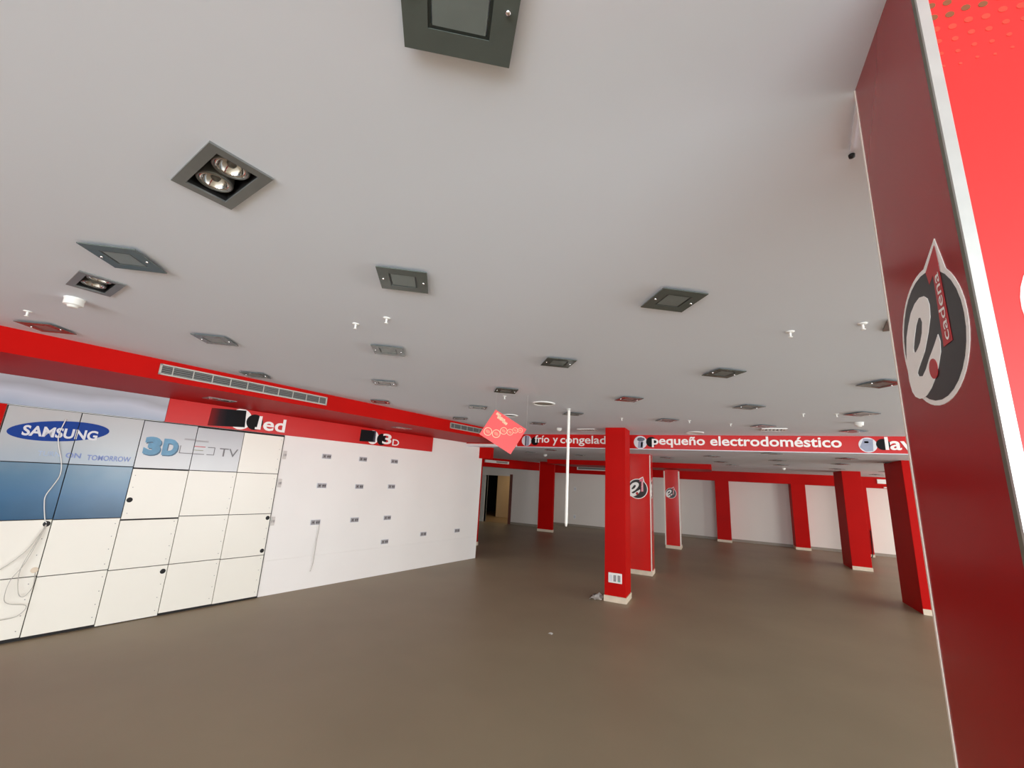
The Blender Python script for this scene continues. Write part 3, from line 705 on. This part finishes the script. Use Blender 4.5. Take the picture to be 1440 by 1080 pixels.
# spots set into the underside of the red soffit
for (x, y, lab) in ((-5.96, 3.33, 'chrome spot in the red soffit underside above the led lettering'), (-5.32, 6.28, 'chrome spot in the red soffit underside above the 3D lettering')):
    t = thing('soffit_spotlight', lab, 'ceiling light', (x, y, ZS), ROTS)
    f = bmesh.new(); ring_frame(f, 0.34, 0.2, 0.03, -0.008, 0.0); new_obj('bezel', f, M_steel, t)
    new_obj('recess_plate', box(-0.14, 0.14, -0.07, 0.07, -0.004, 0.0), M_black, t)
    for sx in (-1, 1):
        new_obj('reflector', lathe([(0.062, -0.004), (0.060, -0.010), (0.045, -0.008), (0.02, -0.005), (0, -0.0045)], 20, sx*0.066, 0), M_chrome, t)
# smoke detectors, sprinklers
def smoke(x, y, z, lab):
    t = thing('smoke_detector', lab, 'smoke detector', (x, y, z))
    new_obj('base', lathe([(0, 0), (0.055, 0), (0.055, -0.006), (0.052, -0.008), (0.052, -0.044), (0.047, -0.048)], 24), M_plastic, t)
    new_obj('sensor_head', lathe([(0.047, -0.048), (0.030, -0.050), (0.028, -0.060), (0.022, -0.064), (0.0, -0.065)], 24), M_plastic, t)
smoke(-3.93, 1.13, ZC, 'white smoke detector beside the small twin spotlight at the left')
smoke(-2.80, 8.06, ZC, 'white smoke detector just above the fridge sign left of the pole')
smoke(1.88, 7.47, ZC, 'white smoke detector above the word end of the small-appliance sign')
smoke(1.88, 15.24, ZB, 'small white detector on the low back ceiling above the second far pilaster')
smoke(-4.56, 11.92, ZB, 'small white detector on the low back ceiling left of the pole')
def sprinkler_proto():
    t = thing('sprinkler', '', 'sprinkler')
    new_obj('escutcheon', lathe([(0, 0), (0.026, 0), (0.022, -0.005), (0.009, -0.008)], 18), M_plastic, t)
    new_obj('stem', lathe([(0.007, -0.008), (0.006, -0.034), (0.0, -0.036)], 12), M_plastic, t)
    new_obj('deflector', lathe([(0.0, -0.036), (0.013, -0.037), (0.013, -0.040), (0, -0.041)], 14), M_plastic, t)
    return t
spk = sprinkler_proto()
SPR = [(-2.33, 2.12, 'white ceiling sprinkler, left one of the pair in the ceiling middle'), (-2.02, 2.10, 'white ceiling sprinkler, right one of the pair in the ceiling middle'),
       (-2.44, 4.82, 'white ceiling sprinkler above the hanging red card'), (0.49, 3.14, 'white ceiling sprinkler, left one of the pair near the large logo pillar'),
       (0.86, 3.10, 'white ceiling sprinkler, right one of the pair near the large logo pillar'), (-4.68, 1.12, 'white ceiling sprinkler at the far left near the soffit'),
       (1.09, 6.63, 'white ceiling sprinkler, left one of the pair above the long sign'), (1.46, 6.67, 'white ceiling sprinkler, right one of the pair above the long sign'),
       (-1.32, 6.83, 'white ceiling sprinkler above the plain red pillar top'), (-0.33, 7.16, 'white ceiling sprinkler just right of the downlight over the coffee maker picture'),
       (0.26, 7.56, 'white ceiling sprinkler left of the downlight over the small-appliance sign')]
for i, (x, y, lab) in enumerate(SPR):
    o = spk if i == 0 else copy_tree(spk, (x, y, ZC), 0)
    o.location = (x, y, ZC); o['label'] = lab; o['group'] = 'ceiling sprinklers'
# round recess and round plates
t = thing('round_downlight', 'round dark recess with a white rim right of the hanging card', 'ceiling light', (-3.09, 6.37, ZC))
new_obj('white_rim', lathe([(0.125, 0), (0.125, -0.012), (0.105, -0.014), (0.098, -0.002)], 28), M_plastic, t)
new_obj('dark_recess', lathe([(0.0, -0.001), (0.1, -0.001), (0.1, -0.003)], 28), M_black, t)
for x, y, lab in ((-2.11, 5.38, 'round white ceiling plate between the hanging card and the pole top'), (-0.31, 8.72, 'round white ceiling plate just above the small-appliance lettering')):
    t = thing('ceiling_speaker', lab, 'ceiling speaker', (x, y, ZC))
    new_obj('speaker_rim', lathe([(0.0, 0), (0.16, 0), (0.155, -0.014), (0.138, -0.016), (0.13, -0.006)], 28), M_plastic, t)
    new_obj('speaker_grille', lathe([(0.132, -0.006), (0.1, -0.008), (0.0, -0.009)], 28), M_vent, t)
for x, y, lab in ((0.92, 8.25, 'white slatted ceiling diffuser above the small-appliance sign'), (-2.28, 8.30, 'white slatted ceiling diffuser above the fridge sign right of the pole')):
    t = thing('ceiling_diffuser', lab, 'air vent', (x, y, ZC))
    f = bmesh.new(); ring_frame(f, 0.36, 0.3, 0.02, -0.016, 0.0); new_obj('frame', f, M_plastic, t)
    new_obj('duct_mouth', box(-0.16, 0.16, -0.13, 0.13, -0.004, 0.0), M_greyd, t)
    for k in range(6):
        new_obj('slat', box(-0.135+0.054*k-0.012, -0.135+0.054*k+0.012, -0.13, 0.13, -0.015, -0.008), M_plastic, t)
# small bracket on the ceiling beside the near pillar
t = thing('ceiling_bracket', 'small pale bar with a black tip on the ceiling beside the near pillar', 'bracket', (0.402, 1.28, ZC))
new_obj('bar', box(-0.004, 0.004, -0.06, 0.14, -0.008, 0.0), M_ceil, t, (0.0, 0, 0), R(-9))
new_obj('tip', lathe([(0.0, -0.018), (0.008, -0.015), (0.009, -0.006), (0.0, -0.003)], 12, 0.027, 0.16), M_black, t)

# ------------------------------------------------------------------ hanging things
t = thing('hanging_pole', 'thin white pole hanging from the ceiling left of the plain red pillar', 'pole', (-1.90, 5.87, 1.392))
new_obj('tube', lathe([(0.0, 0.0), (0.012, 0.0), (0.020, 0.05), (0.020, ZC-1.392-0.02)], 16), mat('white_pole', (250, 248, 240), 0.35, var=0.01), t)
new_obj('ceiling_cap', lathe([(0.02, ZC-1.392-0.012), (0.026, ZC-1.392-0.010), (0.027, ZC-1.392)], 16), M_plastic, t)

dc = [Vector(p) for p in ((-2.346, 4.416, 2.795), (-2.010, 4.598, 2.581), (-2.163, 4.515, 2.276), (-2.500, 4.332, 2.491))]
dc = [Vector((p.x*1.05, p.y*1.05, 2+(p.z-2)*1.05)) for p in dc]   # top, right, bottom, left
ctr = sum(dc, Vector())/4
ea = ((dc[1]-dc[0])+(dc[2]-dc[3]))/2; eb = ((dc[0]-dc[3])+(dc[1]-dc[2]))/2
W_, H_ = ea.length, eb.length
dplane = Plane(ctr, ea.normalized(), eb.normalized())
dplane.n = dplane.a.cross(dplane.b).normalized()
dg_ = thing('hanging_card', 'coral red promotional card hanging askew from the ceiling by two threads', 'sign', tuple(ctr))
lp = Plane((0, 0, 0), dplane.a, dplane.b)
card = new_obj('card', poly(bmesh.new(), lp, [(-W_/2, -H_/2), (W_/2, -H_/2), (W_/2, H_/2), (-W_/2, H_/2)], -0.003, 0.003), M_diam, dg_)
bk = poly(bmesh.new(), Plane((0, 0, 0), -dplane.a, dplane.b), [(-W_/2, -H_/2), (W_/2, -H_/2), (W_/2, H_/2), (-W_/2, H_/2)], 0.0025, 0.0031); new_obj('card_back', bk, M_diam, dg_)
hp = Plane((0, 0, 0), (dplane.a*math.cos(R(30))+dplane.b*math.sin(R(30))), (-dplane.a*math.sin(R(30))+dplane.b*math.cos(R(30))))   # level axes on the card
def pix(px, py): # card picture position measured in the level axes
    return ((px-638)/13.5*0.0088, (py-645)/13.5*-0.0087)
for (px, py, r) in ((350, 655, 80), (510, 690, 80), (650, 628, 70), (772, 648, 62), (868, 608, 55), (965, 603, 48)):
    x, z = pix(px, py); rr = r/13.5*0.0088
    b = poly(bmesh.new(), hp, circ(x, z, rr, n=24), 0.003, 0.0042, [circ(x, z, rr*0.84, n=24)[::-1]]); ro = new_obj('printed_ring', b, M_creamp, dg_)
    b = poly(bmesh.new(), hp, circ(x, z, rr*0.62, rr*0.40, n=14, rot=R(-35)), 0.003, 0.0042); new_obj('printed_picture', b, M_salmon, ro)
tb = bmesh.new()
for (px, py, w, h) in ((535, 315, 0.06, 0.026), (590, 395, 0.10, 0.034), (665, 470, 0.06, 0.026)):
    x, z = pix(px, py)
    for k in range(5):
        xx = x + (k-2)*w/5*0.82; zz = z-(k-2)*w/5*0.57
        poly(tb, hp, circ(xx, zz, w/7, h*0.75, n=4 if k % 2 else 10, rot=R(-35)), 0.003, 0.0042)
new_obj('worn_lettering', tb, M_creamp, dg_)
for q in (dc[0], dc[1]):
    new_obj('thread', tube([tuple(q-ctr), (q.x-ctr.x, q.y-ctr.y, (q.z+ZC)/2-ctr.z), (q.x-ctr.x, q.y-ctr.y, ZC-ctr.z)], 0.0006, 4), M_cable, dg_)

# ------------------------------------------------------------------ department signs on the bulkhead
pls = Plane((0, YS, 0), (1, 0, 0), (0, 0, 1))
def dept(label, wx, wz, wr, bx_, bz, br, words, bold, pics):
    t = thing('department_sign', label, 'sign', (wx, YS, wz))
    lpz = Plane((-wx, 0, -wz), (1, 0, 0), (0, 0, 1))
    d = new_obj('picture_disc', poly(bmesh.new(), lpz, seg_disc(wx, wz, wr, z_lo=ZB+0.004, z_hi=ZC-0.006), 0.0, 0.0015), M_disc, t)
    for pts, m in pics: new_obj('printed_picture', poly(bmesh.new(), lpz, [(wx+a*wr, wz+b*wr) for a, b in pts], 0.0015, 0.0022), m, d)
    new_obj('black_disc', poly(bmesh.new(), lpz, circ(bx_, bz, br, n=36), 0.0022, 0.003), M_blackg, t)
    for body, x0, x1, z0, z1 in words: new_obj('lettering', put_text(bmesh.new(), lpz, body, x0, x1, z0, z1, 0.010, bold=bold, thick=0.009), M_letter, t)
dept('white lettering frío y congelados with fridge picture disc on the red bulkhead', -4.005, 2.893, 0.125, -3.79, 2.888, 0.098, [('frío', -3.795, -3.435, 2.850, 3.022), ('y', -3.345, -3.225, 2.788, 2.966), ('congelados', -3.165, -1.835, 2.788, 3.018)], 0.012,
     [([(-0.35, -0.9), (0.0, -0.97), (0.0, 0.97), (-0.35, 0.9)], M_slate), ([(0.05, -0.97), (0.5, -0.82), (0.5, 0.82), (0.05, 0.97)], M_bluegrey)])
dept('white lettering pequeño electrodoméstico with coffee maker picture disc on the red bulkhead', -1.392, 2.889, 0.135, -1.172, 2.9, 0.105, [('pequeño', -1.160, -0.155, 2.790, 3.012), ('electrodoméstico', -0.060, 2.035, 2.840, 3.026)], 0.02,
     [([(-0.5, 0.35), (-0.2, 0.15), (0.3, 0.15), (0.65, 0.4), (0.6, 0.65), (0.1, 0.8), (-0.4, 0.7)], M_slate), ([(-0.4, -0.85), (0.35, -0.88), (0.45, 0.1), (-0.3, 0.12)], M_bluegrey), ([(0.05, -0.8), (0.3, -0.8), (0.35, 0.05), (0.1, 0.05)], M_pale)])
dept('white lettering lavado with washing machine picture disc, beside the near pillar', 2.40, 2.893, 0.128, 2.607, 2.905, 0.095, [('lavado', 2.63, 3.52, 2.812, 3.032)], 0.02,
     [([(-0.9, -0.3), (-0.3, -0.9), (0.5, -0.8), (0.6, 0.75), (-0.4, 0.85)], M_bluegrey), ([(-0.35, 0.25), (0.1, 0.25), (0.1, 0.5), (-0.35, 0.5)], M_slate)])

# ------------------------------------------------------------------ far air conditioners, far sockets
def aircon(label, p, rotz, w, h, dark0, dark1):
    t = thing('air_conditioner', label, 'air conditioner', p, rotz)
    new_obj('casing', box(-w/2, w/2, -0.05, 0, -h/2, h/2, 0.006), M_plastic, t)
    new_obj('outlet_grille', box(dark0*w/2, dark1*w/2, -0.054, -0.05, -h*0.28, h*0.28), M_greyd, t)
    for k in range(3):
        new_obj('blade', box(dark0*w/2, dark1*w/2, -0.060, -0.053, -h*0.2+k*h*0.2-0.006, -h*0.2+k*h*0.2+0.006), M_vent, t)
m1 = Vector((-7.93, 15.30)); aircon('white vent on the angled red beam above the doorway', (m1.x, m1.y, 2.615), math.atan2((a1-a0).y, (a1-a0).x), 1.36, 0.105, -0.1, 0.85)
aircon('long pale vent on the far red header between pole and plain pillar', (-4.90, 19.45, 2.640), 0, 1.85, 0.16, -0.93, 0.6)
aircon('white vent on the far red header right of the plain far pillar', (5.78, YH, 2.605), 0, 1.10, 0.155, -0.35, 0.25)
tag(new_obj('wall_shelf', box(-0.6, 0.6, -0.1, 0, -0.02, 0.02), M_plastic, None, (6.0, YF-0.55, 2.40)), 'thin white ledge under the right-hand far vent', 'shelf')
for z, lab in ((1.68, 'small white far-wall socket, upper one just left of the pole'), (0.42, 'small white far-wall socket near the floor just left of the pole')):
    t = thing('wall_socket', lab, 'socket', (-5.98, 19.7, z), 0, 'far sockets left of the pole')
    new_obj('socket_frame', box(-0.06, 0.06, -0.012, 0, -0.1, 0.1, 0.003), M_plastic, t)
    new_obj('socket_module', box(-0.04, 0.04, -0.016, -0.012, -0.06, 0.06), M_pale, t)

# ------------------------------------------------------------------ small things on the floor
def crumple(name, x, y, s, m, label, seed, cat):
    rnd = random.Random(seed); b = bmesh.new(); n = 7; g = []
    for i in range(n):
        row = []
        for j in range(n):
            u, v = i/(n-1)-0.5, j/(n-1)-0.5
            row.append(b.verts.new((u*s[0]+rnd.uniform(-.1, .1)*s[0]*0.4, v*s[1]+rnd.uniform(-.1, .1)*s[1]*0.4, 0.006+s[2]*abs(rnd.uniform(0, 1))*(1-abs(u)*1.2))))
        g.append(row)
    for i in range(n-1):
        for j in range(n-1): b.faces.new((g[i][j], g[i+1][j], g[i+1][j+1], g[i][j+1]))
    r = bmesh.ops.solidify(b, geom=b.faces[:], thickness=0.004)
    zm = min(v.co.z for v in b.verts)
    for v in b.verts: v.co.z -= zm
    return tag(new_obj(name, b, m, None, (x, y, 0.0)), label, cat)
crumple('crumpled_wrapper', -2.00, 8.05, (0.20, 0.28, 0.08), M_plastic, 'crumpled pale wrapper on the floor left of the plain red pillar', 3, 'litter')
P = [(-2.09, 7.99, 0.006), (-2.14, 8.12, 0.006), (-2.06, 8.26, 0.02), (-1.94, 8.2, 0.03), (-1.99, 8.05, 0.045), (-2.08, 8.1, 0.05), (-2.04, 8.3, 0.02), (-1.95, 8.42, 0.006)]
tag(new_obj('cable', tube(P, 0.004), M_greyd), 'dark coil of cable on the wrapper left of the plain red pillar', 'cable')
crumple('paper_scrap', -2.09, 5.90, (0.06, 0.05, 0.02), M_plastic, 'tiny white paper scrap alone on the floor in the middle of the picture', 8, 'litter')
P = [(4.62, 19.15, 0.008), (4.75, 19.35, 0.012), (4.84, 19.54, 0.12), (4.86, 19.56, 0.4), (4.87, 19.565, 0.9)]
tag(new_obj('cable', tube(P, 0.014), M_black), 'black cable drooping to the floor at the pilaster right of the far plain pillar', 'cable')
